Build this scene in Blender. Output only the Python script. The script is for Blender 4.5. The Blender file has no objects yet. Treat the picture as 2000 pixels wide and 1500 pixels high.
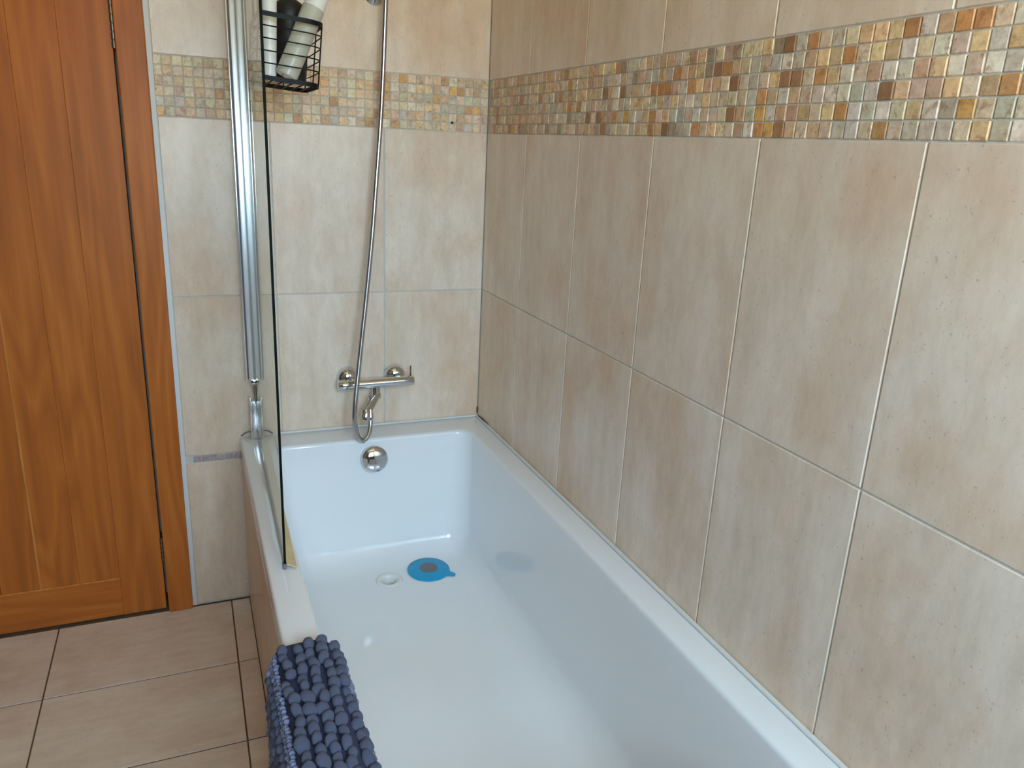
import bpy, bmesh, math, random
from mathutils import Vector, Matrix

sc = bpy.context.scene
col = sc.collection
random.seed(7)

# ------------------------------------------------------------------ camera
cam_d = bpy.data.cameras.new('camera')
cam_d.sensor_fit = 'HORIZONTAL'; cam_d.sensor_width = 36.0
cam_d.lens = 36.0 * 1520.6 / 2000.0
cam_d.clip_start = 0.02
cam = bpy.data.objects.new('camera', cam_d); col.objects.link(cam)
_rt = Vector((0.92446168, -0.37840894, 0.04666127))
_up = Vector((0.07020602, 0.28923563, 0.95467998))
_fw = Vector((0.37475554, 0.87928916, -0.29395384))
m = Matrix((( _rt.x, _up.x, -_fw.x, -0.819), (_rt.y, _up.y, -_fw.y, -2.1907), (_rt.z, _up.z, -_fw.z, 1.3463), (0, 0, 0, 1)))
cam.matrix_world = m
sc.camera = cam

# ------------------------------------------------------------------ light
sc.view_settings.view_transform = 'Standard'
sc.view_settings.look = 'None'
sc.view_settings.gamma = 1.0
sc.view_settings.use_curve_mapping = False
sc.view_settings.exposure = 1.16
world = bpy.data.worlds.new('overcast_sky'); sc.world = world
world.use_nodes = True
bg = world.node_tree.nodes['Background']
bg.inputs[1].default_value = 10.5
# blue-white sky above the horizon, warm sunlit ground and brickwork below it
_n = world.node_tree.nodes; _l = world.node_tree.links
_tc = _n.new('ShaderNodeTexCoord'); _sx = _n.new('ShaderNodeSeparateXYZ'); _rp = _n.new('ShaderNodeValToRGB')
_mr = _n.new('ShaderNodeMapRange'); _mr.inputs['From Min'].default_value = -1.0; _mr.inputs['From Max'].default_value = 1.0
_l.new(_tc.outputs['Generated'], _sx.inputs[0]); _l.new(_sx.outputs['Z'], _mr.inputs['Value']); _l.new(_mr.outputs[0], _rp.inputs['Fac'])
_rp.color_ramp.elements[0].position = 0.47; _rp.color_ramp.elements[0].color = (0.61, 0.545, 0.33, 1)
_rp.color_ramp.elements[1].position = 0.53; _rp.color_ramp.elements[1].color = (0.585, 0.84, 1.09, 1)
_l.new(_rp.outputs['Color'], bg.inputs[0])

# room dimensions
RX0, RY0, RZ1 = -1.95, -2.75, 2.40          # left wall, near wall, ceiling
WX0, WX1, WZ0, WZ1 = -1.05, -0.10, 1.06, 2.08  # window opening in the near wall

pl = bpy.data.lights.new('window_daylight_portal', 'AREA')
pl.shape = 'RECTANGLE'; pl.size = WX1 - WX0; pl.size_y = WZ1 - WZ0
pl.cycles.is_portal = True
po = bpy.data.objects.new('window_daylight_portal', pl); col.objects.link(po)
po.location = ((WX0 + WX1) / 2, RY0 - 0.12, (WZ0 + WZ1) / 2)
po.rotation_euler = (math.radians(90), 0, 0)   # faces +y, into the room

# ------------------------------------------------------------------ materials
def srgb(r, g, b):
    f = lambda c: (c / 255 / 12.92) if c / 255 <= 0.04045 else ((c / 255 + 0.055) / 1.055) ** 2.4
    return (f(r), f(g), f(b), 1.0)

def new_mat(name):
    mt = bpy.data.materials.new(name); mt.use_nodes = True
    nt = mt.node_tree
    return mt, nt, nt.nodes['Principled BSDF']

def simple(name, c, rough=0.5, metal=0.0, spec=0.5, bump=0.0, bscale=60.0, var=0.0):
    mt, nt, p = new_mat(name)
    p.inputs['Base Color'].default_value = c
    p.inputs['Roughness'].default_value = rough
    p.inputs['Metallic'].default_value = metal
    p.inputs['Specular IOR Level'].default_value = spec
    if bump or var:
        tc = nt.nodes.new('ShaderNodeTexCoord')
        nz = nt.nodes.new('ShaderNodeTexNoise'); nz.inputs['Scale'].default_value = bscale
        nz.inputs['Detail'].default_value = 4
        nt.links.new(tc.outputs['Object'], nz.inputs['Vector'])
        if bump:
            b = nt.nodes.new('ShaderNodeBump'); b.inputs['Strength'].default_value = bump
            b.inputs['Distance'].default_value = 0.002
            nt.links.new(nz.outputs['Fac'], b.inputs['Height'])
            nt.links.new(b.outputs['Normal'], p.inputs['Normal'])
        if var:
            r = nt.nodes.new('ShaderNodeValToRGB')
            r.color_ramp.elements[0].position = 0.3; r.color_ramp.elements[1].position = 0.7
            r.color_ramp.elements[0].color = tuple(x * (1 - var) for x in c[:3]) + (1,)
            r.color_ramp.elements[1].color = tuple(min(1, x * (1 + var)) for x in c[:3]) + (1,)
            nt.links.new(nz.outputs['Fac'], r.inputs['Fac'])
            nt.links.new(r.outputs['Color'], p.inputs['Base Color'])
    return mt

def stone_tile(name, scale, light, mid, brown, rough=0.32):
    """glazed stone-look tile: soft streaks along one axis, cloudy patches, fine pits"""
    mt, nt, p = new_mat(name)
    N = nt.nodes.new; L = nt.links.new
    tc = N('ShaderNodeTexCoord'); oi = N('ShaderNodeObjectInfo')
    mul = N('ShaderNodeMath'); mul.operation = 'MULTIPLY'; mul.inputs[1].default_value = 57.0
    L(oi.outputs['Random'], mul.inputs[0])
    add = N('ShaderNodeVectorMath'); add.operation = 'ADD'
    L(tc.outputs['Object'], add.inputs[0]); L(mul.outputs[0], add.inputs[1])
    def noise(sc_, detail, s=1.0, rough_=0.55):
        mp = N('ShaderNodeMapping'); mp.inputs['Scale'].default_value = sc_
        L(add.outputs[0], mp.inputs['Vector'])
        n = N('ShaderNodeTexNoise'); n.inputs['Scale'].default_value = s
        n.inputs['Detail'].default_value = detail; n.inputs['Roughness'].default_value = rough_
        L(mp.outputs[0], n.inputs['Vector']); return n
    streak = noise(scale, 5)
    cloud = noise((5.5, 5.5, 4.0), 5)
    fine = noise(tuple(3.4 * v if v > 3 else 9.0 * v for v in scale), 6, rough_=0.75)
    speck = noise((170, 170, 170), 2)
    def ramp(n, p0, p1, c0, c1):
        r = N('ShaderNodeValToRGB'); e = r.color_ramp.elements
        e[0].position, e[1].position = p0, p1; e[0].color, e[1].color = c0, c1
        L(n.outputs['Fac'], r.inputs['Fac']); return r
    def mix(kind, fac, a, b):
        mx = N('ShaderNodeMix'); mx.data_type = 'RGBA'; mx.blend_type = kind
        if isinstance(fac, float): mx.inputs[0].default_value = fac
        else: L(fac, mx.inputs[0])
        L(a, mx.inputs[6]); 
        if isinstance(b, tuple): mx.inputs[7].default_value = b
        else: L(b, mx.inputs[7])
        return mx.outputs[2]
    W = (1, 1, 1, 1); K = (0, 0, 0, 1)
    base = ramp(streak, 0.33, 0.68, mid, light)
    cl = ramp(cloud, 0.46, 0.68, K, (0.68, 0.68, 0.68, 1))
    c1 = mix('MIX', cl.outputs['Color'], base.outputs['Color'], brown)
    fn = ramp(fine, 0.3, 0.7, (0.88, 0.87, 0.855, 1), (1.05, 1.05, 1.05, 1))
    c2 = mix('MULTIPLY', 1.0, c1, fn.outputs['Color'])
    sp = ramp(speck, 0.66, 0.74, W, (0.72, 0.68, 0.62, 1))
    c3 = mix('MULTIPLY', 0.8, c2, sp.outputs['Color'])
    L(c3, p.inputs['Base Color'])
    p.inputs['Roughness'].default_value = rough
    p.inputs['Specular IOR Level'].default_value = 0.45
    b = N('ShaderNodeBump'); b.inputs['Strength'].default_value = 0.12; b.inputs['Distance'].default_value = 0.001
    L(fine.outputs['Fac'], b.inputs['Height']); L(b.outputs['Normal'], p.inputs['Normal'])
    return mt

T_LIGHT, T_MID, T_BROWN = srgb(242, 223, 203), srgb(228, 204, 180), srgb(222, 186, 154)
M_TILE = stone_tile('beige_wall_tile', (11, 11, 1.7), T_LIGHT, T_MID, T_BROWN)
M_FLOOR = stone_tile('beige_floor_tile', (1.6, 13, 13), srgb(238, 220, 200), srgb(226, 204, 181), srgb(218, 187, 160), 0.3)
M_GROUT = simple('pale_grout', srgb(205, 200, 190), 0.85, bump=0.3, bscale=200, var=0.1)
M_GROUTF = simple('brown_floor_grout', srgb(105, 80, 60), 0.9, var=0.15, bscale=40)
M_WHITEFILL = simple('white_filler', srgb(222, 220, 216), 0.6, bump=0.2, bscale=80)
M_DUSK = simple('taupe_wall_paint', srgb(124, 110, 96), 0.7, var=0.03, bscale=5)
M_CEIL = simple('white_ceiling_paint', srgb(235, 233, 226), 0.8, var=0.02, bscale=5)
M_BATH = simple('white_acrylic', srgb(238, 239, 240), 0.09, spec=0.5, var=0.01, bscale=3)
M_HOSE = simple('ribbed_hose_chrome', (0.50, 0.50, 0.51, 1), 0.2, metal=1.0, var=0.02, bscale=20)
M_CHROME = simple('polished_chrome', (0.68, 0.69, 0.71, 1), 0.07, metal=1.0, var=0.02, bscale=20)
M_ALU = simple('satin_aluminium', (0.86, 0.87, 0.88, 1), 0.26, metal=1.0, var=0.02, bscale=20)
M_SATIN = simple('brushed_aluminium', (0.88, 0.89, 0.90, 1), 0.42, metal=1.0, var=0.02, bscale=20)
M_STEEL = simple('brushed_hinge_steel', (0.22, 0.18, 0.14, 1), 0.45, metal=1.0, var=0.05, bscale=90)
M_BLACK = simple('black_coated_wire', (0.008, 0.008, 0.010, 1), 0.55, spec=0.2, var=0.1, bscale=50)
M_BLACKP = simple('black_plastic', (0.012, 0.012, 0.013, 1), 0.5, var=0.1, bscale=30)
M_WHITEP = simple('white_plastic', srgb(232, 232, 228), 0.35, var=0.01, bscale=8)
M_TUBE = simple('translucent_grey_plastic', srgb(188, 186, 172), 0.18, var=0.03, bscale=8)
M_BLUE = simple('turquoise_silicone', srgb(18, 158, 205), 0.42, var=0.03, bscale=20)
M_GREY = simple('grey_plastic', srgb(112, 112, 118), 0.45, var=0.03, bscale=20)
M_SEAL = simple('yellowed_vinyl_seal', srgb(222, 196, 146), 0.4, var=0.05, bscale=20)
M_CHEN = simple('blue_grey_chenille', srgb(134, 140, 168), 0.95, spec=0.15, bump=1.0, bscale=420, var=0.28)
M_MATB = simple('dark_blue_mat_backing', srgb(62, 66, 88), 0.95, spec=0.1, bump=0.5, bscale=200, var=0.15)
M_DARK = simple('dark_hole', (0.01, 0.008, 0.006, 1), 0.8, var=0.1)
M_MOULD = simple('dark_stained_sealant', srgb(70, 58, 48), 0.8, var=0.3, bscale=60)
M_GEDGE = simple('dark_green_glass_edge', (0.003, 0.006, 0.005, 1), 0.6, spec=0.08, var=0.1)
M_WINF = simple('white_window_upvc', srgb(235, 236, 236), 0.35, var=0.01)

def glass_mat(name, tint, ior):
    mt = bpy.data.materials.new(name); mt.use_nodes = True
    nt = mt.node_tree; nt.nodes.clear(); N = nt.nodes.new; L = nt.links.new
    out = N('ShaderNodeOutputMaterial'); mx = N('ShaderNodeMixShader'); fr = N('ShaderNodeFresnel')
    fr.inputs['IOR'].default_value = ior
    tr = N('ShaderNodeBsdfTransparent'); tr.inputs[0].default_value = tint
    gl = N('ShaderNodeBsdfGlossy'); gl.inputs['Roughness'].default_value = 0.0
    gl.inputs[0].default_value = (0.95, 0.97, 0.96, 1)
    ge = N('ShaderNodeNewGeometry'); iv = N('ShaderNodeMath'); iv.operation = 'SUBTRACT'; iv.inputs[0].default_value = 1.0
    L(ge.outputs['Backfacing'], iv.inputs[1])     # the mirror image comes off the outer faces only
    mu = N('ShaderNodeMath'); mu.operation = 'MULTIPLY'; L(fr.outputs[0], mu.inputs[0]); L(iv.outputs[0], mu.inputs[1])
    L(mu.outputs[0], mx.inputs[0]); L(tr.outputs[0], mx.inputs[1]); L(gl.outputs[0], mx.inputs[2])
    L(mx.outputs[0], out.inputs[0]); return mt
M_GLASS = glass_mat('clear_screen_glass', (0.93, 0.95, 0.935, 1), 1.45)
M_PANE = glass_mat('window_glass', (0.97, 0.98, 0.98, 1), 1.3)

def wood(name, seed, scale, dark, midc, lightc):
    mt, nt, p = new_mat(name); N = nt.nodes.new; L = nt.links.new
    tc = N('ShaderNodeTexCoord'); oi = N('ShaderNodeObjectInfo')
    mul = N('ShaderNodeMath'); mul.operation = 'MULTIPLY'; mul.inputs[1].default_value = 31.0
    L(oi.outputs['Random'], mul.inputs[0])
    add = N('ShaderNodeVectorMath'); add.operation = 'ADD'
    L(tc.outputs['Object'], add.inputs[0]); L(mul.outputs[0], add.inputs[1])
    mp = N('ShaderNodeMapping'); mp.inputs['Scale'].default_value = scale
    mp.inputs['Location'].default_value = (seed, seed * 0.7, seed * 1.3)
    L(add.outputs[0], mp.inputs['Vector'])
    n1 = N('ShaderNodeTexNoise'); n1.inputs['Scale'].default_value = 1.0; n1.inputs['Detail'].default_value = 2
    n1.inputs['Distortion'].default_value = 0.4
    L(mp.outputs[0], n1.inputs['Vector'])
    # growth-ring bands from the folded noise value
    k = N('ShaderNodeMath'); k.operation = 'MULTIPLY'; k.inputs[1].default_value = 9.0
    L(n1.outputs['Fac'], k.inputs[0])
    fr = N('ShaderNodeMath'); fr.operation = 'PINGPONG'; fr.inputs[1].default_value = 0.5
    L(k.outputs[0], fr.inputs[0])
    mp2 = N('ShaderNodeMapping'); mp2.inputs['Scale'].default_value = tuple(9 * s if s > 3 else 2.2 * s for s in scale)
    L(add.outputs[0], mp2.inputs['Vector'])
    n2 = N('ShaderNodeTexNoise'); n2.inputs['Scale'].default_value = 1.0; n2.inputs['Detail'].default_value = 6
    L(mp2.outputs[0], n2.inputs['Vector'])
    am = N('ShaderNodeMath'); am.operation = 'MULTIPLY_ADD'; am.inputs[1].default_value = 0.55
    L(fr.outputs[0], am.inputs[0]); 
    h = N('ShaderNodeMath'); h.operation = 'MULTIPLY'; h.inputs[1].default_value = 0.75
    L(n2.outputs['Fac'], h.inputs[0]); L(h.outputs[0], am.inputs[2])
    r = N('ShaderNodeValToRGB'); e = r.color_ramp.elements
    e[0].position, e[0].color = 0.22, dark; e[1].position, e[1].color = 0.78, lightc
    mid = e.new(0.5); mid.color = midc
    L(am.outputs[0], r.inputs['Fac']); L(r.outputs['Color'], p.inputs['Base Color'])
    p.inputs['Roughness'].default_value = 0.42
    p.inputs['Specular IOR Level'].default_value = 0.2
    return mt
WD, WM, WL = srgb(164, 90, 38), srgb(184, 102, 42), srgb(200, 116, 50)
M_WOODV = wood('cherry_wood_upright', 1.0, (7.0, 7.0, 0.9), WD, WM, WL)
M_WOODL = wood('pale_groove_highlight_wood', 2.0, (7.0, 7.0, 0.9), WM, srgb(206, 132, 66), srgb(222, 150, 82))  # paler wood colour stands in for light caught on groove bevels
M_WOODH = wood('cherry_wood_rail', 4.0, (0.9, 7.0, 7.0), WD, WM, WL)

def mosaic_mat(name, attr):
    """tumbled travertine tessera, its colour from the object (or a face colour for the joined ones)"""
    mt, nt, p = new_mat(name); N = nt.nodes.new; L = nt.links.new
    if attr:
        a = N('ShaderNodeAttribute'); a.attribute_name = 'tessera'; cs = a.outputs['Color']
        tc = N('ShaderNodeTexCoord'); vec = tc.outputs['Object']
    else:
        a = N('ShaderNodeObjectInfo'); cs = a.outputs['Color']
        tc = N('ShaderNodeTexCoord')
        mul = N('ShaderNodeMath'); mul.operation = 'MULTIPLY'; mul.inputs[1].default_value = 91.0
        L(a.outputs['Random'], mul.inputs[0])
        add = N('ShaderNodeVectorMath'); add.operation = 'ADD'
        L(tc.outputs['Object'], add.inputs[0]); L(mul.outputs[0], add.inputs[1]); vec = add.outputs[0]
    n = N('ShaderNodeTexNoise'); n.inputs['Scale'].default_value = 95; n.inputs['Detail'].default_value = 5
    n.inputs['Roughness'].default_value = 0.65
    L(vec, n.inputs['Vector'])
    r = N('ShaderNodeValToRGB'); e = r.color_ramp.elements
    e[0].position, e[0].color = 0.28, (0.72, 0.66, 0.58, 1); e[1].position, e[1].color = 0.62, (1.15, 1.15, 1.15, 1)
    L(n.outputs['Fac'], r.inputs['Fac'])
    mx = N('ShaderNodeMix'); mx.data_type = 'RGBA'; mx.blend_type = 'MULTIPLY'; mx.inputs[0].default_value = 0.85
    L(cs, mx.inputs[6]); L(r.outputs['Color'], mx.inputs[7])
    n3 = N('ShaderNodeTexNoise'); n3.inputs['Scale'].default_value = 62; n3.inputs['Detail'].default_value = 4; n3.inputs['Roughness'].default_value = 0.7
    L(vec, n3.inputs['Vector'])
    r3 = N('ShaderNodeValToRGB'); r3.color_ramp.elements[0].position = 0.54; r3.color_ramp.elements[1].position = 0.66
    r3.color_ramp.elements[1].color = (0.62, 0.62, 0.62, 1); L(n3.outputs['Fac'], r3.inputs['Fac'])
    m3 = N('ShaderNodeMix'); m3.data_type = 'RGBA'; L(r3.outputs['Color'], m3.inputs[0]); L(mx.outputs[2], m3.inputs[6])
    m3.inputs[7].default_value = srgb(158, 112, 74); L(m3.outputs[2], p.inputs['Base Color'])
    p.inputs['Roughness'].default_value = 0.45; p.inputs['Specular IOR Level'].default_value = 0.4
    b = N('ShaderNodeBump'); b.inputs['Strength'].default_value = 0.35; b.inputs['Distance'].default_value = 0.001
    L(n.outputs['Fac'], b.inputs['Height']); L(b.outputs['Normal'], p.inputs['Normal'])
    return mt
M_MOS = mosaic_mat('travertine_mosaic', False)
M_MOSA = mosaic_mat('travertine_mosaic_joined', True)

# ------------------------------------------------------------------ helpers
def link(name, me, mat=None, parent=None, smooth=False):
    if mat is not None and not me.materials: me.materials.append(mat)
    if smooth:
        for p in me.polygons: p.use_smooth = True
    o = bpy.data.objects.new(name, me); col.objects.link(o)
    if parent: o.parent = parent
    return o

def bm_obj(name, bm, mat, parent=None, smooth=False):
    me = bpy.data.meshes.new(name); bm.to_mesh(me); bm.free()
    return link(name, me, mat, parent, smooth)

def tag(o, label, cat=None, group=None, kind=None):
    if label: o['label'] = label
    if cat: o['category'] = cat
    if group: o['group'] = group
    if kind: o['kind'] = kind
    return o

def empty(name, loc=(0, 0, 0)):
    o = bpy.data.objects.new(name, None); o.empty_display_size = 0.05; o.location = loc
    col.objects.link(o); return o

def box(bm, x0, x1, y0, y1, z0, z1, bev=0.0, seg=1):
    r = bmesh.ops.create_cube(bm, size=1.0)
    vs = r['verts']
    for v in vs:
        v.co = Vector(((x0 + x1) / 2 + v.co.x * (x1 - x0), (y0 + y1) / 2 + v.co.y * (y1 - y0), (z0 + z1) / 2 + v.co.z * (z1 - z0)))
    if bev:
        es = list({e for v in vs for e in v.link_edges})
        bmesh.ops.bevel(bm, geom=es, offset=bev, segments=seg, profile=0.5, affect='EDGES')

def box_obj(name, b, mat, parent=None, bev=0.0, seg=1):
    bm = bmesh.new(); box(bm, *b, bev=bev, seg=seg); return bm_obj(name, bm, mat, parent)

_cache = {}
def piece(name, b, mat, parent, bev):
    """a bevelled slab whose mesh is shared by alike pieces; the object sits at the slab's centre"""
    dx, dy, dz = b[1] - b[0], b[3] - b[2], b[5] - b[4]
    key = (round(dx, 4), round(dy, 4), round(dz, 4), mat.name)
    if key not in _cache:
        bm = bmesh.new(); box(bm, -dx / 2, dx / 2, -dy / 2, dy / 2, -dz / 2, dz / 2, bev=bev)
        me = bpy.data.meshes.new(name); bm.to_mesh(me); bm.free(); me.materials.append(mat); _cache[key] = me
    o = bpy.data.objects.new(name, _cache[key]); col.objects.link(o); o.parent = parent
    o.location = ((b[0] + b[1]) / 2, (b[2] + b[3]) / 2, (b[4] + b[5]) / 2)
    return o

def tube(bm, pts, r, sides=10, cap=True, closed=False, rad=None):
    """tube through points with parallel-transported frames"""
    pts = [Vector(p) for p in pts]; n = len(pts); rings = []
    t = (pts[1] - pts[0]).normalized()
    u = t.orthogonal().normalized()
    for i, p in enumerate(pts):
        if closed: tn = (pts[(i + 1) % n] - pts[i - 1]).normalized()
        elif i == 0: tn = (pts[1] - pts[0]).normalized()
        elif i == n - 1: tn = (pts[-1] - pts[-2]).normalized()
        else: tn = (pts[i + 1] - pts[i - 1]).normalized()
        u = (u - tn * u.dot(tn)).normalized(); w = tn.cross(u)
        rr = rad[i] if rad else r
        rings.append([bm.verts.new(p + (u * math.cos(a) + w * math.sin(a)) * rr) for a in [2 * math.pi * k / sides for k in range(sides)]])
    m_ = n if closed else n - 1
    for i in range(m_):
        A, B = rings[i], rings[(i + 1) % n]
        for k in range(sides):
            bm.faces.new((A[k], A[(k + 1) % sides], B[(k + 1) % sides], B[k]))
    if cap and not closed:
        bm.faces.new(rings[0][::-1]); bm.faces.new(rings[-1])

def lathe(bm, prof, axis_o, axis_d, sides=28):
    """prof: list of (radius, distance along axis)"""
    o = Vector(axis_o); d = Vector(axis_d).normalized(); u = d.orthogonal().normalized(); w = d.cross(u)
    rings = []
    for r, h in prof:
        if r < 1e-6: rings.append([bm.verts.new(o + d * h)])
        else: rings.append([bm.verts.new(o + d * h + (u * math.cos(a) + w * math.sin(a)) * r) for a in [2 * math.pi * k / sides for k in range(sides)]])
    for A, B in zip(rings, rings[1:]):
        for k in range(sides):
            k2 = (k + 1) % sides
            if len(A) == 1 and len(B) == 1: continue
            if len(A) == 1: bm.faces.new((A[0], B[k2], B[k]))
            elif len(B) == 1: bm.faces.new((A[k], A[k2], B[0]))
            else: bm.faces.new((A[k], A[k2], B[k2], B[k]))
    bmesh.ops.recalc_face_normals(bm, faces=bm.faces[:])

def smooth_angle(o, deg=35):
    me = o.data
    for p in me.polygons: p.use_smooth = True
    me.set_sharp_from_angle(angle=math.radians(deg))

def catmull(P, per):
    P = [Vector(p) for p in P]; Q = [2 * P[0] - P[1]] + P + [2 * P[-1] - P[-2]]; out = []
    for i in range(1, len(Q) - 2):
        a, b, c, d = Q[i - 1:i + 3]
        for k in range(per):
            t = k / per
            out.append(0.5 * ((2 * b) + (c - a) * t + (2 * a - 5 * b + 4 * c - d) * t * t + (3 * b - a - 3 * c + d) * t ** 3))
    out.append(P[-1]); return out

# ------------------------------------------------------------------ room shell
ZM, MH, TH, TW, CUT = 1.3729, 0.1406, 0.45, 0.30, 0.2854
ZTOP = ZM + MH
G = 0.003           # joint width
RECESS = 0.0022     # tile faces stand proud of the grout by this much
DX1, DX0 = -0.945, -1.705   # door leaf
DTOP = 2.0

wr = box_obj('wall_right', (RECESS, 0.12, RY0, 0.1, 0, RZ1), M_GROUT)
tag(wr, 'long beige stone-tiled wall beside the bath with a mosaic band', 'wall', kind='structure')
bm = bmesh.new()
box(bm, -0.905, 0.0, RECESS, 0.1, 0, RZ1)
box(bm, DX0 - 0.06, -0.905, RECESS, 0.1, DTOP + 0.06, RZ1)
box(bm, RX0, DX0 - 0.06, RECESS, 0.1, 0, RZ1)
box(bm, RX0, 0.0, 0.1, 0.16, 0, RZ1)
wf = bm_obj('wall_far', bm, M_GROUT)
tag(wf, 'beige tiled end wall with shower fittings beside the wooden door', 'wall', kind='structure')
wl = box_obj('wall_left', (RX0 - 0.1, RX0, RY0, 0.16, 0, RZ1), M_DUSK)
tag(wl, 'plain taupe painted wall opposite the bath', 'wall', kind='structure')
bm = bmesh.new()
box(bm, RX0, WX0, RY0 - 0.15, RY0, 0, RZ1); box(bm, WX1, 0.12, RY0 - 0.15, RY0, 0, RZ1)
box(bm, WX0, WX1, RY0 - 0.15, RY0, 0, WZ0); box(bm, WX0, WX1, RY0 - 0.15, RY0, WZ1, RZ1)
wn = bm_obj('wall_near', bm, M_DUSK)
tag(wn, 'taupe painted wall with the window opening', 'wall', kind='structure')
ce = box_obj('ceiling', (RX0 - 0.1, 0.12, RY0 - 0.15, 0.16, RZ1, RZ1 + 0.08), M_CEIL)
tag(ce, 'plain white painted ceiling', 'ceiling', kind='structure')
fl = box_obj('floor', (RX0 - 0.1, 0.12, RY0 - 0.15, 0.16, -0.1, -RECESS), M_GROUTF)
tag(fl, 'beige stone-look tiled floor with thin dark joints', 'floor', kind='structure')

# window
wi = empty('window_1', ((WX0 + WX1) / 2, RY0 - 0.09, WZ0))
tag(wi, 'white framed casement window with one upright bar', 'window', kind='structure')
bm = bmesh.new(); hw = (WX1 - WX0) / 2; H = WZ1 - WZ0; f = 0.06
box(bm, -hw, -hw + f, -0.03, 0.03, 0, H, 0.004); box(bm, hw - f, hw, -0.03, 0.03, 0, H, 0.004)
box(bm, -hw + f, hw - f, -0.03, 0.03, 0, f, 0.004); box(bm, -hw + f, hw - f, -0.03, 0.03, H - f, H, 0.004)
bm_obj('window_frame', bm, M_WINF, wi)
bm = bmesh.new(); box(bm, -0.035, 0.035, -0.03, 0.03, f, H - f, 0.004); bm_obj('mullion', bm, M_WINF, wi)
for s in (-1, 1):
    bm = bmesh.new(); a, b_ = sorted((s * 0.035, s * (hw - f))); box(bm, a, b_, -0.002, 0.002, f, H - f); bm_obj('pane', bm, M_PANE, wi)
bm = bmesh.new(); box(bm, -hw - 0.03, hw + 0.03, 0.03, 0.14, -0.03, 0.0, 0.005, 2); bm_obj('window_sill', bm, M_WINF, wi)

# ---- wall tiles
BEV = 0.0012
def wall_tile_x(y0, y1, z0, z1):     # on the right wall
    piece('tile', (0.0, 0.008, y0 + G / 2, y1 - G / 2, z0 + G / 2, z1 - G / 2), M_TILE, wr, BEV)
def wall_tile_y(x0, x1, z0, z1):     # on the far wall
    piece('tile', (x0 + G / 2, x1 - G / 2, 0.0, 0.008, z0 + G / 2, z1 - G / 2), M_TILE, wf, BEV)
ys = [0.0, -CUT]
while ys[-1] - TW > RY0 + 0.01: ys.append(ys[-1] - TW)
ys.append(RY0)
rows = [(0.004, 0.023), (0.023, ZM - 2 * TH), (ZM - 2 * TH, ZM - TH), (ZM - TH, ZM), (ZTOP, ZTOP + TH), (ZTOP + TH, RZ1)]
for a, b_ in zip(ys, ys[1:]):
    for z0, z1 in rows[1:]: wall_tile_x(b_, a, z0, z1)
XE = -0.862
xs = [0.0, -0.2991, -0.5991, XE]
for a, b_ in zip(xs, xs[1:]):
    for z0, z1 in ((0.004, 0.4515), (ZM - 2 * TH, ZM - TH), (ZM - TH, ZM), (ZTOP, ZTOP + TH), (ZTOP + TH, RZ1)):
        wall_tile_y(b_, a, z0, z1)

# ---- mosaic
P = MH / 6
PAL = {'c': (210, 188, 161), 'w': (216, 205, 188), 'g': (193, 181, 166), 'y': (216, 178, 132), 't': (194, 156, 120),
       'o': (186, 122, 70), 'b': (138, 86, 56), 'k': (146, 126, 110), 'Y': (212, 154, 76), 'p': (196, 158, 140)}
GRID = ['bgocgcyyyowtoocww',
        'wgtytoCyywcwcywyc',
        'bbcotgctwwtywcwww',
        'wtcgwgGwbyppycToo',
        'ttTcyowgwcygkYcgg',
        'btctcggcocgcgcygw']
def tess_col(ch, k=0.07, soft=0.15):
    c = PAL[ch.lower() if ch in 'CGT' else ch]; c = [v + (w - v) * soft for v, w in zip(c, (214, 194, 164))]
    c = [min(250, v * 1.06) for v in c]
    f_ = 1 + random.uniform(-k, k)
    return srgb(*[min(255, v * f_ + random.uniform(-5, 5)) for v in c])
def rnd_r(n):      # the wall's mosaic turns browner towards the corner
    if n < 30: return random.choices('cgytpbok', (20, 14, 12, 22, 20, 5, 4, 5))[0]
    return random.choices('cwgytobkYp', (26, 12, 22, 14, 12, 10, 4, 4, 3, 4))[0]
bm = bmesh.new(); box(bm, 0, 0.008, -P / 2 + G / 3.4, P / 2 - G / 3.4, -P / 2 + G / 3.4, P / 2 - G / 3.4, 0.0011)
me_tx = bpy.data.meshes.new('tessera'); bm.to_mesh(me_tx); bm.free(); me_tx.materials.append(M_MOS)
bm = bmesh.new(); box(bm, -P / 2 + G / 3.4, P / 2 - G / 3.4, 0, 0.008, -P / 2 + G / 3.4, P / 2 - G / 3.4, 0.0011)
me_ty = bpy.data.meshes.new('tessera'); bm.to_mesh(me_ty); bm.free(); me_ty.materials.append(M_MOS)
RV, RF, RC = [], [], []
def tessera_rest(x, y, z, c):
    n0 = len(RV); q = P / 2 - G / 3.4; e = 0.0014
    RV.extend([(x + 0.008, y - q, z - q), (x + 0.008, y + q, z - q), (x + 0.008, y + q, z + q), (x + 0.008, y - q, z + q),
               (x + e, y - q, z - q), (x + e, y + q, z - q), (x + e, y + q, z + q), (x + e, y - q, z + q),
               (x, y - q + e, z - q + e), (x, y + q - e, z - q + e), (x, y + q - e, z + q - e), (x, y - q + e, z + q - e)])
    for base in (0, 4):
        for k in range(4): RF.append((n0 + base + k, n0 + base + (k + 1) % 4, n0 + base + 4 + (k + 1) % 4, n0 + base + 4 + k))
    RF.append((n0 + 8, n0 + 9, n0 + 10, n0 + 11))
    RC.extend([c] * 9)
ncol = int((-RY0 - 0.63 * P) / P)
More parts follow.
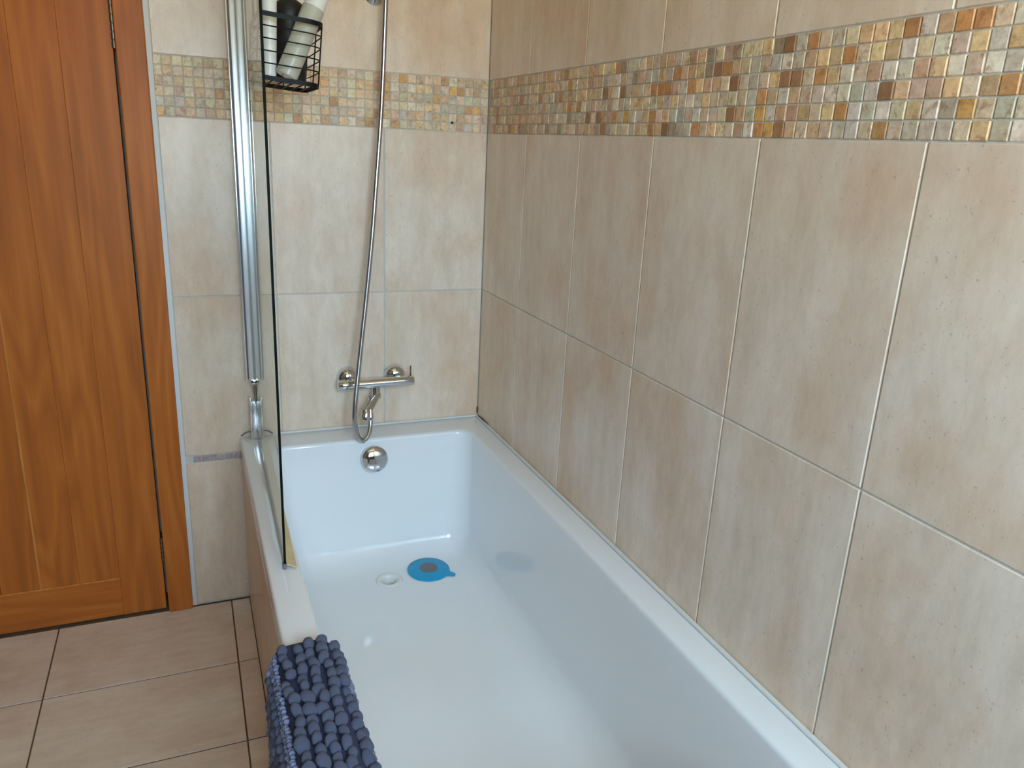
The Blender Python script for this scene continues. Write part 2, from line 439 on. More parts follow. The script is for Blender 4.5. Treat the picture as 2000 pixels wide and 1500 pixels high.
for n in range(0, ncol):
    y = -(n + 0.62 + 0.5) * P
    for r in range(6):
        z = ZTOP - (r + 0.5) * P
        dx = random.uniform(-0.0006, 0.0009)
        ch = GRID[r][n - 51] if 51 <= n <= 67 else rnd_r(n)
        c = tess_col(ch, 0.07, 0.26 if n > 40 else 0.5 - 0.24 * n / 40)
        if 20 <= n <= 69:
            o = bpy.data.objects.new('tessera', me_tx); col.objects.link(o); o.parent = wr
            o.location = (dx, y, z); o.color = c
            o.rotation_euler = (random.uniform(-.02, .02), 0, 0)
        else:
            tessera_rest(dx, y, z, c)
me = bpy.data.meshes.new('tesserae'); me.from_pydata(RV, [], RF)
ca = me.attributes.new('tessera', 'FLOAT_COLOR', 'FACE')
for i, c in enumerate(RC): ca.data[i].color = c
bm = bmesh.new(); bm.from_mesh(me); bmesh.ops.recalc_face_normals(bm, faces=bm.faces[:]); bm.to_mesh(me); bm.free()
ro = link('tesserae', me, M_MOSA, wr); ro['kind'] = 'stuff'
nf = int((-XE) / P); PW = (-XE - nf * P) / P
for n in range(nf + 1):
    x = -(n + 0.5) * P if n < nf else -(nf + PW / 2) * P
    for r in range(6):
        z = ZTOP - (r + 0.5) * P
        o = bpy.data.objects.new('tessera', me_ty); col.objects.link(o); o.parent = wf
        o.location = (x, random.uniform(-0.0009, 0.0006), z)
        o.color = tess_col(random.choices('cwgytobYp', (34, 4, 10, 26, 14, 5, 1, 2, 6))[0], 0.05, 0.38)
        o.rotation_euler = (0, random.uniform(-.02, .02), 0)
        if n == nf: o.scale = (PW, 1, 1)
# single course of mosaic above the lowest wall tile, left of the bath
for n in range(7):
    x = -0.715 - (n + 0.5) * P * 0.9
    if x - P / 2 < XE: break
    o = bpy.data.objects.new('tessera', me_ty); col.objects.link(o); o.parent = wf
    o.location = (x, 0.0004, 0.4625); o.scale = (0.9, 1, 0.86)
    o.color = srgb(*random.choice(((188, 172, 168), (176, 162, 164), (198, 186, 176), (182, 160, 142))))
# old screw hole in the mosaic
bm = bmesh.new(); lathe(bm, [(0, 0.0), (0.0036, 0.0), (0.0036, 0.004)], (-0.106, -0.0014, 1.396), (0, 1, 0), 12)
bm_obj('screw_hole', bm, M_DARK, wf)

# ---- floor tiles
fx = [RX0, -1.67, -1.22, -0.767, -0.7145]
fy = [0.0 - 0.004, -0.31, -0.6115]
while fy[-1] - 0.3 > RY0: fy.append(fy[-1] - 0.3)
fy.append(RY0)
for a, b_ in zip(fx, fx[1:]):
    for c_, d_ in zip(fy, fy[1:]):
        piece('tile', (a + 0.0019, b_ - 0.0019, d_ + 0.0024, c_ - 0.0024, -0.009, 0.0), M_FLOOR, fl, 0.0005)

# ---- white filler between tiles and architrave, bath sealant
bm = bmesh.new(); box(bm, -0.874, XE, -0.003, 0.008, 0.002, RZ1, 0.001)
tag(bm_obj('trim_1', bm, M_WHITEFILL), 'thin white filler strip between door frame and tiles', 'filler strip', kind='structure')

# ------------------------------------------------------------------ door
dr = empty('door_1', (DX1, 0.0, 0.0))
tag(dr, 'varnished reddish-brown wooden door with upright boards', 'door', kind='structure')
YF = 0.004    # front face of the leaf
def dpart(name, x0, x1, y0, y1, z0, z1, mat, bev=0.001):
    bm = bmesh.new(); box(bm, x0 - DX1, x1 - DX1, y0, y1, z0, z1, bev); return bm_obj(name, bm, mat, dr)
ST = 0.112; RB = 0.122
dpart('stile', DX1 - ST, DX1, YF, YF + 0.04, 0.005, DTOP - 0.003, M_WOODV)
dpart('stile', DX0, DX0 + ST, YF, YF + 0.04, 0.005, DTOP - 0.003, M_WOODV)
dpart('rail', DX0 + ST, DX1 - ST, YF + 0.0004, YF + 0.04, 0.005, RB, M_WOODH)
dpart('rail', DX0 + ST, DX1 - ST, YF + 0.0004, YF + 0.04, DTOP - 0.115, DTOP - 0.003, M_WOODH)
bx_ = [DX1 - ST, -1.157, -1.251, -1.345, -1.439, -1.533, DX0 + ST]
for (a, b_), bv in zip(zip(bx_, bx_[1:]), (0.0007, 0.0009, 0.003, 0.0012, 0.0009, 0.0009)):
    dpart('board', b_ + 0.0001, a - 0.0001, YF + 0.0012, YF + 0.034, RB - 0.005, DTOP - 0.11, M_WOODV, bv)
dpart('bead', -1.2535, -1.2480, YF + 0.0004, YF + 0.004, RB, 0.92, M_WOODL, 0.0008)  # added pale strip: the groove's bright edge highlight put into the colour
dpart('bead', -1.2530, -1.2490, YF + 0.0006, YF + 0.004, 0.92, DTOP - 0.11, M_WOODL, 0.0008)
dpart('bead', DX0 + ST, DX1 - ST, YF - 0.0002, YF + 0.004, RB - 0.0015, RB + 0.0022, M_WOODL, 0.0008)  # likewise an added strip painting the lit line along the rail top
for z0, n_ in ((1.518, 7), (0.165, 5)):
    bm = bmesh.new(); kl = 0.0185 if n_ == 7 else 0.0145
    for i in range(n_):
        lathe(bm, [(0, 0), (0.0048, 0.0004), (0.0048, kl - 0.0030), (0.003, kl - 0.0028), (0.003, kl), (0, kl)], (0.0035, -0.003, z0 + i * kl), (0, 0, 1), 14)
    hg = bm_obj('hinge', bm, M_STEEL, dr); smooth_angle(hg)
    bm = bmesh.new(); box(bm, 0.0005, 0.0065, 0.0, 0.03, z0, z0 + n_ * kl); bm_obj('hinge_leaf', bm, M_STEEL, hg)
# a lever handle on the far stile (beyond the left edge of the picture)
hx = DX0 + 0.055 - DX1
bm = bmesh.new(); lathe(bm, [(0, 0), (0.024, 0), (0.024, 0.006), (0.009, 0.009), (0.009, 0.05), (0, 0.05)], (hx, YF, 1.0), (0, -1, 0))
tube(bm, [(hx, YF - 0.045, 1.0), (hx + 0.06, YF - 0.047, 1.0), (hx + 0.11, YF - 0.045, 1.0)], 0.008)
smooth_angle(bm_obj('handle', bm, M_CHROME, dr))
# door frame: architrave and lining
tr = empty('trim_2', (-0.905, 0, 0))
tag(tr, 'wooden architrave and lining around the door', 'door frame', kind='structure')
def tpart(name, x0, x1, y0, y1, z0, z1, mat, bev=0.003):
    bm = bmesh.new(); box(bm, x0 + 0.905, x1 + 0.905, y0, y1, z0, z1, bev, 2); return bm_obj(name, bm, mat, tr)
tpart('architrave', -0.938, -0.8735, -0.016, 0.008, 0.001, DTOP + 0.07, M_WOODV)
tpart('architrave', DX0 - 0.07, DX0 - 0.006, -0.016, 0.008, 0.001, DTOP + 0.07, M_WOODV)
tpart('architrave', DX0 - 0.006, -0.938, -0.016, 0.008, DTOP + 0.006, DTOP + 0.07, M_WOODH)
tpart('lining', -0.938, -0.906, 0.008, 0.098, 0.001, DTOP + 0.03, M_WOODV)
tpart('lining', DX0 - 0.036, DX0 - 0.005, 0.008, 0.098, 0.001, DTOP + 0.03, M_WOODV)
tpart('lining', DX0 - 0.005, -0.938, 0.008, 0.098, DTOP + 0.004, DTOP + 0.03, M_WOODH)

# ------------------------------------------------------------------ bathtub
ZR = 0.518
BX0, BX1, BY0, BY1 = -0.716, -0.004, -1.70, -0.004
tub = empty('bathtub', (-0.36, -0.85, 0.0))
tag(tub, 'white acrylic rectangular bathtub set against the tiled walls', 'bathtub')
TO = Vector((-0.36, -0.85, 0.0))
NC = 10      # corner segments
NS = 10      # side segments
def rrect(x0, x1, y0, y1, r, z):
    pts = []
    cs = [(x1 - r, y1 - r, 0), (x0 + r, y1 - r, 90), (x0 + r, y0 + r, 180), (x1 - r, y0 + r, 270)]
    for i, (cx, cy, a0) in enumerate(cs):
        arc = [Vector((cx + r * math.cos(math.radians(a0 + 90 * k / NC)), cy + r * math.sin(math.radians(a0 + 90 * k / NC)), z)) for k in range(NC + 1)]
        nx, ny, na = cs[(i + 1) % 4]
        nxt = Vector((nx + r * math.cos(math.radians(na)), ny + r * math.sin(math.radians(na)), z))
        pts += arc
        pts += [arc[-1].lerp(nxt, k / NS) for k in range(1, NS)]
    return pts
ZB = 0.162
DR = Vector((-0.357, -0.298, ZB))
it = (-0.650, -0.070, -1.60, -0.112)        # inner edge of the rim: x0, x1, y0, y1
ib = (-0.612, -0.100, -1.33, -0.185)        # foot of the inner walls (extrapolated to the floor)
def at_depth(t, grow=0.0):
    return [it[i] + (ib[i] - it[i]) * t + (grow if i in (1, 3) else -grow) for i in range(4)]
rings = []
rings.append(rrect(BX0, BX1, BY0, BY1, 0.006, 0.470))
rings.append(rrect(BX0, BX1, BY0, BY1, 0.006, ZR - 0.006))
rings.append(rrect(BX0 + .002, BX1 - .002, BY0 + .002, BY1 - .002, 0.006, ZR - 0.0018))
rings.append(rrect(BX0 + .006, BX1 - .006, BY0 + .006, BY1 - .006, 0.006, ZR))
e_ = 0.010
for k in range(0, 5):                       # rounded inner lip
    a = math.radians(90 * k / 4)
    b4 = at_depth(0.0, e_ * (1 - math.sin(a)))
    rings.append(rrect(*b4, 0.045, ZR - e_ * (1 - math.cos(a))))
FR = 0.072
zt, zb = ZR - e_, ZB + FR
for k in range(1, 9):                       # walls
    t = k / 8; z = zt + (zb - zt) * t
    rings.append(rrect(*at_depth((ZR - z) / (ZR - ZB)), 0.045 + 0.02 * t, z))
b4 = at_depth((ZR - zb) / (ZR - ZB))
for k in range(1, 9):                       # cove to the floor
    a = math.radians(90 * k / 8)
    g = -FR * (1 - math.cos(a))
    bb = [b4[i] + (g if i in (1, 3) else -g) * (1.2 if i == 3 else 1.0) for i in range(4)]
    rings.append(rrect(*bb, max(0.012, 0.065 + g * 0.75), zb - FR * math.sin(a)))
n_pts = len(rings[0])
bm = bmesh.new(); VR = [[bm.verts.new(p - TO) for p in r] for r in rings]
def circ(r, z):
    last = rings[-1]; out = []
    for p in last:
        d = Vector((p.x - DR.x, p.y - DR.y, 0)).normalized()
        out.append(Vector((DR.x + d.x * r, DR.y + d.y * r, z)))
    return out
for r_, z_ in ((0.024, ZB), (0.024, ZB - 0.03)):
    VR.append([bm.verts.new(p - TO) for p in circ(r_, z_)])
for A, B in zip(VR, VR[1:]):
    for k in range(n_pts):
        k2 = (k + 1) % n_pts
        bm.faces.new((A[k], A[k2], B[k2], B[k]))
bm.faces.new(VR[-1])
bmesh.ops.recalc_face_normals(bm, faces=bm.faces[:])
tb = bm_obj('tub_shell', bm, M_BATH, tub)
smooth_angle(tb, 50)
# white waste ring around the plug hole
bm = bmesh.new()
lathe(bm, [(0.0375, 0.0), (0.0372, 0.0015), (0.035, 0.0028), (0.030, 0.0030), (0.026, 0.0018), (0.0215, -0.001), (0.0200, -0.006), (0.0190, -0.026), (0.0, -0.027)], DR - TO + Vector((0, 0, 0.0004)), (0, 0, 1), 36)
wo = bm_obj('drain_ring', bm, M_WHITEP, tub); wo['label'] = 'white drain ring with open hole'; smooth_angle(wo, 50)
# chrome overflow cap
oc = Vector((-0.361, -0.126, 0.4625))
nrm = Vector((0, -1, 0.19)).normalized()
bm = bmesh.new(); R_ = 0.0385
prof = [(R_ - 0.004, -0.012), (R_ - 0.004, 0.010), (R_, 0.011), (R_, 0.016)]
for k in range(1, 11):
    a = math.radians(9 * k); prof.append((R_ * math.cos(a) if k < 10 else 0.0, 0.016 + 0.013 * math.sin(a)))
lathe(bm, prof, oc - TO, nrm, 48)
cp = bm_obj('overflow_cap', bm, M_CHROME, tub); cp['label'] = 'domed chrome overflow cap'; smooth_angle(cp, 40)

# tiled panel closing the side of the bath
pn = box_obj('side_panel', (-0.7115, -0.690, -1.695, -0.002, 0.002, 0.468), M_GROUTF, tub)
pn.location = -TO; pn['label'] = 'beige tiled side panel under the rim'
pb = [-0.004, -0.405, -0.855, -1.305, -1.695]
for a, b_ in zip(pb, pb[1:]):
    piece('tile', (-0.7145, -0.7100, b_ + 0.0015, a - 0.0015, 0.003, 0.468), M_TILE, pn, 0.0008)

# sealant bead along the walls
bm = bmesh.new(); box(bm, -0.63, -0.002, -0.009, -0.0005, ZR - 0.001, ZR + 0.006, 0.0025, 2)
box(bm, -0.009, -0.0005, -1.70, -0.009, ZR - 0.001, ZR + 0.006, 0.0025, 2)
tag(bm_obj('trim_3', bm, M_WHITEFILL), 'white sealant bead where the bath rim meets the tiles', 'sealant', kind='structure')
bm = bmesh.new()
tube(bm, [(-0.003, -0.004 - 0.0, ZR + 0.012), (-0.0025, -0.0025, ZR + 0.03)], 0.0018, 8)
tube(bm, [(-0.004, -0.02, ZR + 0.006), (-0.0035, -0.06, ZR + 0.0068), (-0.003, -0.11, ZR + 0.006)], 0.0022, 8, rad=[0.0018, 0.0022, 0.0005])
tag(bm_obj('trim_4', bm, M_MOULD), 'dark stained sealant in the corner above the bath', 'sealant', kind='structure')

# ------------------------------------------------------------------ plug
pg = empty('bath_plug', (-0.238, -0.282, ZB + 0.0028)); pg.rotation_euler = (math.radians(2.5), 0, 0)
tag(pg, 'turquoise silicone flat plug with grey centre lying beside the drain', 'plug')
bm = bmesh.new()
lathe(bm, [(0, 0.0), (0.060, 0.0), (0.0605, 0.0012), (0.0595, 0.0026), (0.045, 0.0048), (0.027, 0.007), (0.0, 0.007)], (0, 0, 0), (0, 0, 1), 48)
smooth_angle(bm_obj('plug_disc', bm, M_BLUE, pg), 50)
bm = bmesh.new(); lathe(bm, [(0.0, 0.0071), (0.0255, 0.0071), (0.025, 0.0085), (0.021, 0.0094), (0.0, 0.0098)], (0, 0, 0), (0, 0, 1), 36)
o = bm_obj('centre_pad', bm, M_GREY, pg); o['label'] = 'round grey centre pad'; smooth_angle(o, 50)
bm = bmesh.new()      # pull tab
ang = math.radians(-38); d = Vector((math.cos(ang), math.sin(ang), 0)); s_ = Vector((-d.y, d.x, 0))
prev = None
prof = [(0.052, 0.024), (0.058, 0.016), (0.064, 0.010), (0.072, 0.0085), (0.078, 0.007), (0.081, 0.004)]
for rr, w_ in prof:
    c = d * rr
    ring = [bm.verts.new(c + s_ * w_ + Vector((0, 0, 0.0006))), bm.verts.new(c - s_ * w_ + Vector((0, 0, 0.0006))),
            bm.verts.new(c - s_ * w_ + Vector((0, 0, 0.0036))), bm.verts.new(c + s_ * w_ + Vector((0, 0, 0.0036)))]
    if prev:
        for k in range(4): bm.faces.new((prev[k], prev[(k + 1) % 4], ring[(k + 1) % 4], ring[k]))
    else: bm.faces.new(ring)
    prev = ring
bm.faces.new(prev[::-1]); bmesh.ops.recalc_face_normals(bm, faces=bm.faces[:])
bm_obj('pull_tab', bm, M_BLUE, pg)

# ------------------------------------------------------------------ shower screen
ss = empty('shower_screen', (-0.665, -0.02, ZR))
tag(ss, 'clear glass bath screen hinged on a tall aluminium wall profile', 'bath screen')
SO = Vector((-0.665, -0.02, ZR))
PT = 1.652
def spart(name, bm, mat, sm=True, parent=ss):
    bmesh.ops.translate(bm, verts=bm.verts[:], vec=-SO); o = bm_obj(name, bm, mat, parent)
    if sm: smooth_angle(o, 40)
    return o
# wall channel, outer ribs, two flat uprights and the dark seals between them
bm = bmesh.new(); box(bm, -0.692, -0.640, -0.012, -0.001, 0.690, PT, 0.002, 2)
ch = spart('wall_profile', bm, M_ALU)
for x0, x1 in ((-0.6920, -0.6875), (-0.6445, -0.6400)):
    bm = bmesh.new(); box(bm, x0, x1, -0.028, -0.011, 0.690, PT, 0.0012, 2); spart('side_rib', bm, M_ALU)
for x0, x1 in ((-0.6838, -0.6678), (-0.6642, -0.6482)):
    bm = bmesh.new(); box(bm, x0, x1, -0.026, -0.011, 0.690, PT - 0.001, 0.0014, 2); spart('upright', bm, M_SATIN)
for x0, x1 in ((-0.6875, -0.6838), (-0.6678, -0.6642), (-0.6482, -0.6445)):
    bm = bmesh.new(); box(bm, x0, x1, -0.016, -0.011, 0.691, PT - 0.001); spart('seal', bm, M_GREY, False)
bm = bmesh.new(); box(bm, -0.694, -0.638, -0.034, -0.001, PT, PT + 0.010, 0.003, 2)
o = spart('end_cap', bm, M_BLACKP); o['label'] = 'black plastic end cap'
# lower pivot: neck and foot clamp standing on the rim
bm = bmesh.new(); box(bm, -0.681, -0.657, -0.030, -0.008, 0.676, 0.692, 0.004, 2); spart('pivot_collar', bm, M_CHROME)
bm = bmesh.new(); tube(bm, catmull([(-0.676, -0.020, 0.684), (-0.671, -0.021, 0.668), (-0.668, -0.022, 0.640), (-0.668, -0.022, 0.622)], 6), 0.0055, 12); spart('pivot_neck', bm, M_CHROME)
bm = bmesh.new(); box(bm, -0.6865, -0.6815, -0.030, -0.006, ZR + 0.0005, 0.640, 0.0015, 2); box(bm, -0.6585, -0.6535, -0.030, -0.006, ZR + 0.0005, 0.640, 0.0015, 2)
box(bm, -0.682, -0.658, -0.026, -0.006, ZR + 0.0005, 0.628, 0.002, 2); spart('foot_clamp', bm, M_ALU)
bm = bmesh.new(); tube(bm, catmull([(-0.712, -0.006, ZR + 0.004), (-0.70, -0.008, ZR + 0.013), (-0.688, -0.008, ZR + 0.016), (-0.648, -0.008, ZR + 0.016), (-0.636, -0.008, ZR + 0.012), (-0.628, -0.006, ZR + 0.003)], 4), 0.0022, 8)
spart('foot_seal', bm, M_GREY)
# pane
A = Vector((-0.667, -0.034, 0)); B = Vector((-0.6815, -0.765, 0)); tdir = (B - A).normalized(); nd = Vector((tdir.y, -tdir.x, 0))
bm = bmesh.new(); GZ0, GZ1, GT = ZR + 0.012, 1.93, 0.0024
def gv(p, s, z): return bm.verts.new(p + nd * s * GT + Vector((0, 0, z)))
v = [gv(A, -1, GZ0), gv(B, -1, GZ0), gv(B, 1, GZ0), gv(A, 1, GZ0), gv(A, -1, GZ1), gv(B, -1, GZ1), gv(B, 1, GZ1), gv(A, 1, GZ1)]
for q in ((0, 1, 5, 4), (2, 3, 7, 6)): bm.faces.new([v[i] for i in q])
for q in ((1, 2, 6, 5), (3, 0, 4, 7), (0, 3, 2, 1), (4, 5, 6, 7)):
    f_ = bm.faces.new([v[i] for i in q]); f_.material_index = 1
bmesh.ops.recalc_face_normals(bm, faces=bm.faces[:])
gp = spart('glass_pane', bm, M_GLASS, False); gp.data.materials.append(M_GEDGE)
# drip seal flap along the foot of the glass, towards the bath
bm = bmesh.new()
w0 = Vector((0.0195, 0, 0)); a0 = A + Vector((0.004, -0.01, 0)); b0 = B + Vector((0.003, -0.004, 0))
def sv(p, z): return bm.verts.new(Vector((p.x, p.y, z)))
v = [sv(a0, ZR + 0.012), sv(b0, ZR + 0.012), sv(b0 + w0, ZR + 0.0015), sv(a0 + w0, ZR + 0.0015),
     sv(a0, ZR + 0.0145), sv(b0, ZR + 0.0145), sv(b0 + w0, ZR + 0.003), sv(a0 + w0, ZR + 0.003)]
for q in ((0, 1, 2, 3), (4, 7, 6, 5), (0, 4, 5, 1), (1, 5, 6, 2), (2, 6, 7, 3), (3, 7, 4, 0)): bm.faces.new([v[i] for i in q])
bmesh.ops.recalc_face_normals(bm, faces=bm.faces[:])
o = spart('drip_seal', bm, M_SEAL, False); o['label'] = 'yellowed vinyl drip seal strip'
bm = bmesh.new(); p0 = B
box(bm, p0.x - 0.0042, p0.x + 0.0032, p0.y - 0.003, p0.y + 0.012, ZR + 0.0008, ZR + 0.0125, 0.001, 1); spart('seal_end_clip', bm, M_GREY)

# ------------------------------------------------------------------ shower mixer, hose, holder
mx_ = empty('shower_mixer', (-0.335, 0, 0.66))
tag(mx_, 'chrome bar mixer valve with bath spout on the tiled end wall', 'mixer tap')
MO = Vector((-0.335, 0, 0.66))
def mpart(name, bm, mat=M_CHROME, parent=mx_):
    bmesh.ops.translate(bm, verts=bm.verts[:], vec=-MO); o = bm_obj(name, bm, mat, parent); smooth_angle(o, 40); return o
BZ, BY = 0.665, -0.052
for x in (-0.410, -0.270):
    bm = bmesh.new()
    prof = [(0.0315, 0.0), (0.0315, 0.010)] + [(0.0315 * math.cos(math.radians(a)) , 0.010 + 0.022 * math.sin(math.radians(a))) for a in (15, 30, 45, 60, 70)]
    prof += [(0.012, 0.031), (0.012, 0.05), (0, 0.05)]
    lathe(bm, prof, (x, -0.0, 0.675), (0, -1, -0.06), 36); mpart('wall_flange', bm)
bm = bmesh.new()
lathe(bm, [(0, 0), (0.0135, 0.0), (0.0150, 0.002), (0.0150, 0.026), (0.0142, 0.0265), (0.0142, 0.0285), (0.0150, 0.029), (0.0150, 0.180), (0.0142, 0.1805), (0.0142, 0.1825), (0.0150, 0.183), (0.0150, 0.219), (0.0135, 0.221), (0, 0.221)],
      (-0.446, BY, BZ), (1, 0, 0.01), 32)
mpart('valve_body', bm)
bm = bmesh.new(); tube(bm, [(-0.2335, BY, BZ + 0.012), (-0.2335, BY + 0.001, BZ + 0.030), (-0.2325, BY + 0.003, BZ + 0.046)], 0.003, 10, rad=[0.0042, 0.003, 0.0028])
mpart('temperature_lever', bm)
# spout with diverter
bm = bmesh.new(); lathe(bm, [(0, 0), (0.0125, 0), (0.0125, 0.020), (0.0145, 0.021), (0.0145, 0.034), (0.010, 0.039), (0, 0.041)], (-0.337, BY, BZ - 0.010), (0, -0.1, -1), 24)
sp = mpart('spout_stem', bm)
s0 = Vector((-0.337, BY - 0.004, BZ - 0.038)); s1 = Vector((-0.378, -0.103, 0.590))
bm = bmesh.new(); tube(bm, [s0 - (s1 - s0) * 0.08, s0, s0.lerp(s1, 0.5), s1], 0.0095, 20, rad=[0.011, 0.0135, 0.0122, 0.0112]); mpart('spout', bm)
bm = bmesh.new(); lathe(bm, [(0, -0.013), (0.0125, -0.013), (0.0132, -0.008), (0.0132, 0.008), (0.0112, 0.0145), (0.0092, 0.0145), (0.0092, 0.009), (0, 0.009)], s1, (-0.15, -0.45, -1), 24); mpart('spout_nozzle', bm)
bm = bmesh.new(); lathe(bm, [(0, 0), (0.004, 0), (0.004, 0.010), (0.0072, 0.011), (0.0072, 0.019), (0.005, 0.021), (0, 0.021)], (-0.341, BY - 0.006, BZ - 0.043), (-1, -0.25, 0.15), 16); mpart('diverter_knob', bm)
bm = bmesh.new(); lathe(bm, [(0, -0.008), (0.007, -0.008), (0.007, 0.004), (0.0088, 0.005), (0.0088, 0.014), (0, 0.014)], (-0.3635, -0.098, 0.594), (-0.05, -0.3, -1), 18); mpart('hose_outlet', bm)

ho = empty('shower_hose', (-0.368, -0.11, 0.58))
tag(ho, 'ribbed chrome shower hose hanging in a long curve from the mixer', 'shower hose')
HO = Vector((-0.368, -0.11, 0.58))
hp = [(-0.3645, -0.1025, 0.581), (-0.3675, -0.112, 0.557), (-0.377, -0.125, 0.533), (-0.395, -0.132, 0.5225), (-0.4095, -0.131, 0.545), (-0.414, -0.126, 0.610),
      (-0.393, -0.100, 0.756), (-0.369, -0.080, 0.925), (-0.350, -0.070, 1.085), (-0.336, -0.065, 1.240), (-0.320, -0.060, 1.435), (-0.309, -0.060, 1.679), (-0.3075, -0.060, 1.72)]
dense = catmull(hp, 60)
# resample at half a rib and ripple the radius
out = [dense[0]]; acc = 0.0; step = 0.0019
for a, b_ in zip(dense, dense[1:]):
    L_ = (b_ - a).length; pos = step - acc
    while pos <= L_:
        out.append(a.lerp(b_, pos / L_)); pos += step
    acc = (acc + L_) % step
bm = bmesh.new(); tube(bm, [p - HO for p in out], 0.0075, 12, rad=[0.0077 if i % 2 else 0.0059 for i in range(len(out))])
bm_obj('hose', bm, M_HOSE, ho, smooth=True)
bm = bmesh.new(); lathe(bm, [(0, -0.004), (0.0092, -0.004), (0.0092, 0.010), (0.0078, 0.012), (0, 0.012)], Vector(hp[0]) - HO, (-0.1, -0.4, -1), 18)
o = bm_obj('hose_nut', bm, M_CHROME, ho); smooth_angle(o)
# wall bracket and hand shower, just above the picture's top edge
hd = empty('shower_holder', (-0.325, 0, 1.72))
tag(hd, 'round chrome wall bracket holding the hand shower', 'shower bracket')
bm = bmesh.new(); lathe(bm, [(0, 0), (0.026, 0), (0.026, 0.006), (0.02, 0.012), (0.011, 0.016), (0.011, 0.045), (0, 0.045)], (0, 0, -0.022), (0, -1, 0), 28)
smooth_angle(bm_obj('wall_plate', bm, M_CHROME, hd))
bm = bmesh.new(); tube(bm, [(0.0175 + 0.019 * math.cos(a), -0.06 + 0.019 * math.sin(a), 0.013) for a in [2 * math.pi * k / 20 for k in range(20)]], 0.006, 8, closed=True)
bm_obj('cradle_ring', bm, M_CHROME, hd, smooth=True)
hs = empty('hand_shower', (-0.3075, -0.06, 1.72))
tag(hs, 'chrome hand shower standing in the wall bracket', 'hand shower')
bm = bmesh.new(); tube(bm, [(0, 0, 0), (0, -0.004, 0.06), (0, -0.014, 0.13), (0, -0.04, 0.19)], 0.012, 16, rad=[0.0105, 0.0112, 0.0115, 0.014]); bm_obj('shower_handle', bm, M_CHROME, hs, smooth=True)
bm = bmesh.new(); lathe(bm, [(0, 0.012), (0.02, 0.012), (0.045, 0.004), (0.05, -0.008), (0.047, -0.012), (0, -0.012)], (0, -0.062, 0.205), (0, 0.55, 1), 32); smooth_angle(bm_obj('shower_head', bm, M_CHROME, hs))

# ------------------------------------------------------------------ wire basket on the glass, with bottles
bk = empty('wire_basket', (-0.667, -0.33, 1.449))
tag(bk, 'black wire shower basket hung on the inside of the glass', 'basket')
bk.rotation_euler = (0, math.radians(5.0), math.radians(-1.2))
BW, BL, BH, CR = 0.130, 0.25, 0.127, 0.036     # out from the glass, along it, height
def loop(z, inset=0.0):
    pts = [Vector((0.003, -BL / 2 + inset, z))]
    for cx, cy, a0 in ((BW - CR, -BL / 2 + CR, -90), (BW - CR, BL / 2 - CR, 0)):
        for k in range(7):
            a = math.radians(a0 + 15 * k); pts.append(Vector((cx + (CR - inset) * math.cos(a), cy + (CR - inset) * math.sin(a), z)))
    pts.append(Vector((0.003, BL / 2 - inset, z)))
    return pts
def band(z0, z1, name):
    bm = bmesh.new(); P_ = loop(0)
    n = len(P_); prev = None
    for i in range(n):
        p = P_[i]; tn = (P_[min(i + 1, n - 1)] - P_[max(i - 1, 0)]).normalized(); nn = Vector((tn.y, -tn.x, 0)) * 0.0011
        q = [bm.verts.new(Vector((p.x, p.y, z0)) + nn), bm.verts.new(Vector((p.x, p.y, z1)) + nn), bm.verts.new(Vector((p.x, p.y, z1)) - nn), bm.verts.new(Vector((p.x, p.y, z0)) - nn)]
        if prev:
            for k in range(4): bm.faces.new((prev[k], prev[(k + 1) % 4], q[(k + 1) % 4], q[k]))
        else: bm.faces.new(q)
        prev = q
    bm.faces.new(prev[::-1])
    box(bm, 0.001, 0.004, -BL / 2, BL / 2, z0, z1)
    bmesh.ops.recalc_face_normals(bm, faces=bm.faces[:]); return bm_obj(name, bm, M_BLACK, bk)
band(BH - 0.009, BH, 'top_band'); band(0.0, 0.009, 'bottom_band')
for k in range(1, 5):
    z = 0.009 + (BH - 0.018) * k / 4.75
    bm = bmesh.new(); tube(bm, loop(z), 0.0013, 6); tube(bm, [(0.003, -BL / 2, z), (0.003, BL / 2, z)], 0.0013, 6); bm_obj('side_wire', bm, M_BLACK, bk, smooth=True)
for (x, y) in ((BW, -BL / 2 + CR), (BW - 0.004, BL / 2 - CR * 0.6), (BW - CR * 1.4, BL / 2), (BW, 0.0), (0.003, -BL / 2), (0.003, BL / 2)):
    bm = bmesh.new(); tube(bm, [(x, y, 0.004), (x, y, BH - 0.004)], 0.0015, 6); bm_obj('upright_wire', bm, M_BLACK, bk, smooth=True)
for k in range(6):      # base wires run along the basket
    x = 0.016 + k * (BW - 0.030) / 5
    ins = 0.0
    if x > BW - CR: ins = CR - math.sqrt(max(0, CR ** 2 - (x - BW + CR) ** 2))
    bm = bmesh.new(); tube(bm, [(x, -BL / 2 + ins + 0.001, 0.0018), (x, BL / 2 - ins - 0.001, 0.0018)], 0.0014, 6); bm_obj('base_wire', bm, M_BLACK, bk, smooth=True)
for y in (-0.07, 0.07):
    bm = bmesh.new(); tube(bm, [(0.006, y, BH), (0.006, y, 1.947 - 1.449), (-0.004, y, 1.952 - 1.449), (-0.012, y, 1.947 - 1.449), (-0.012, y, 1.90 - 1.449)], 0.0022, 8)
    bmesh.ops.rotate(bm, verts=bm.verts[:], cent=(0.004, y, BH), matrix=Matrix.Rotation(math.radians(-5), 3, 'Y'))
    bm_obj('hanging_hook', bm, M_BLACK, bk, smooth=True)

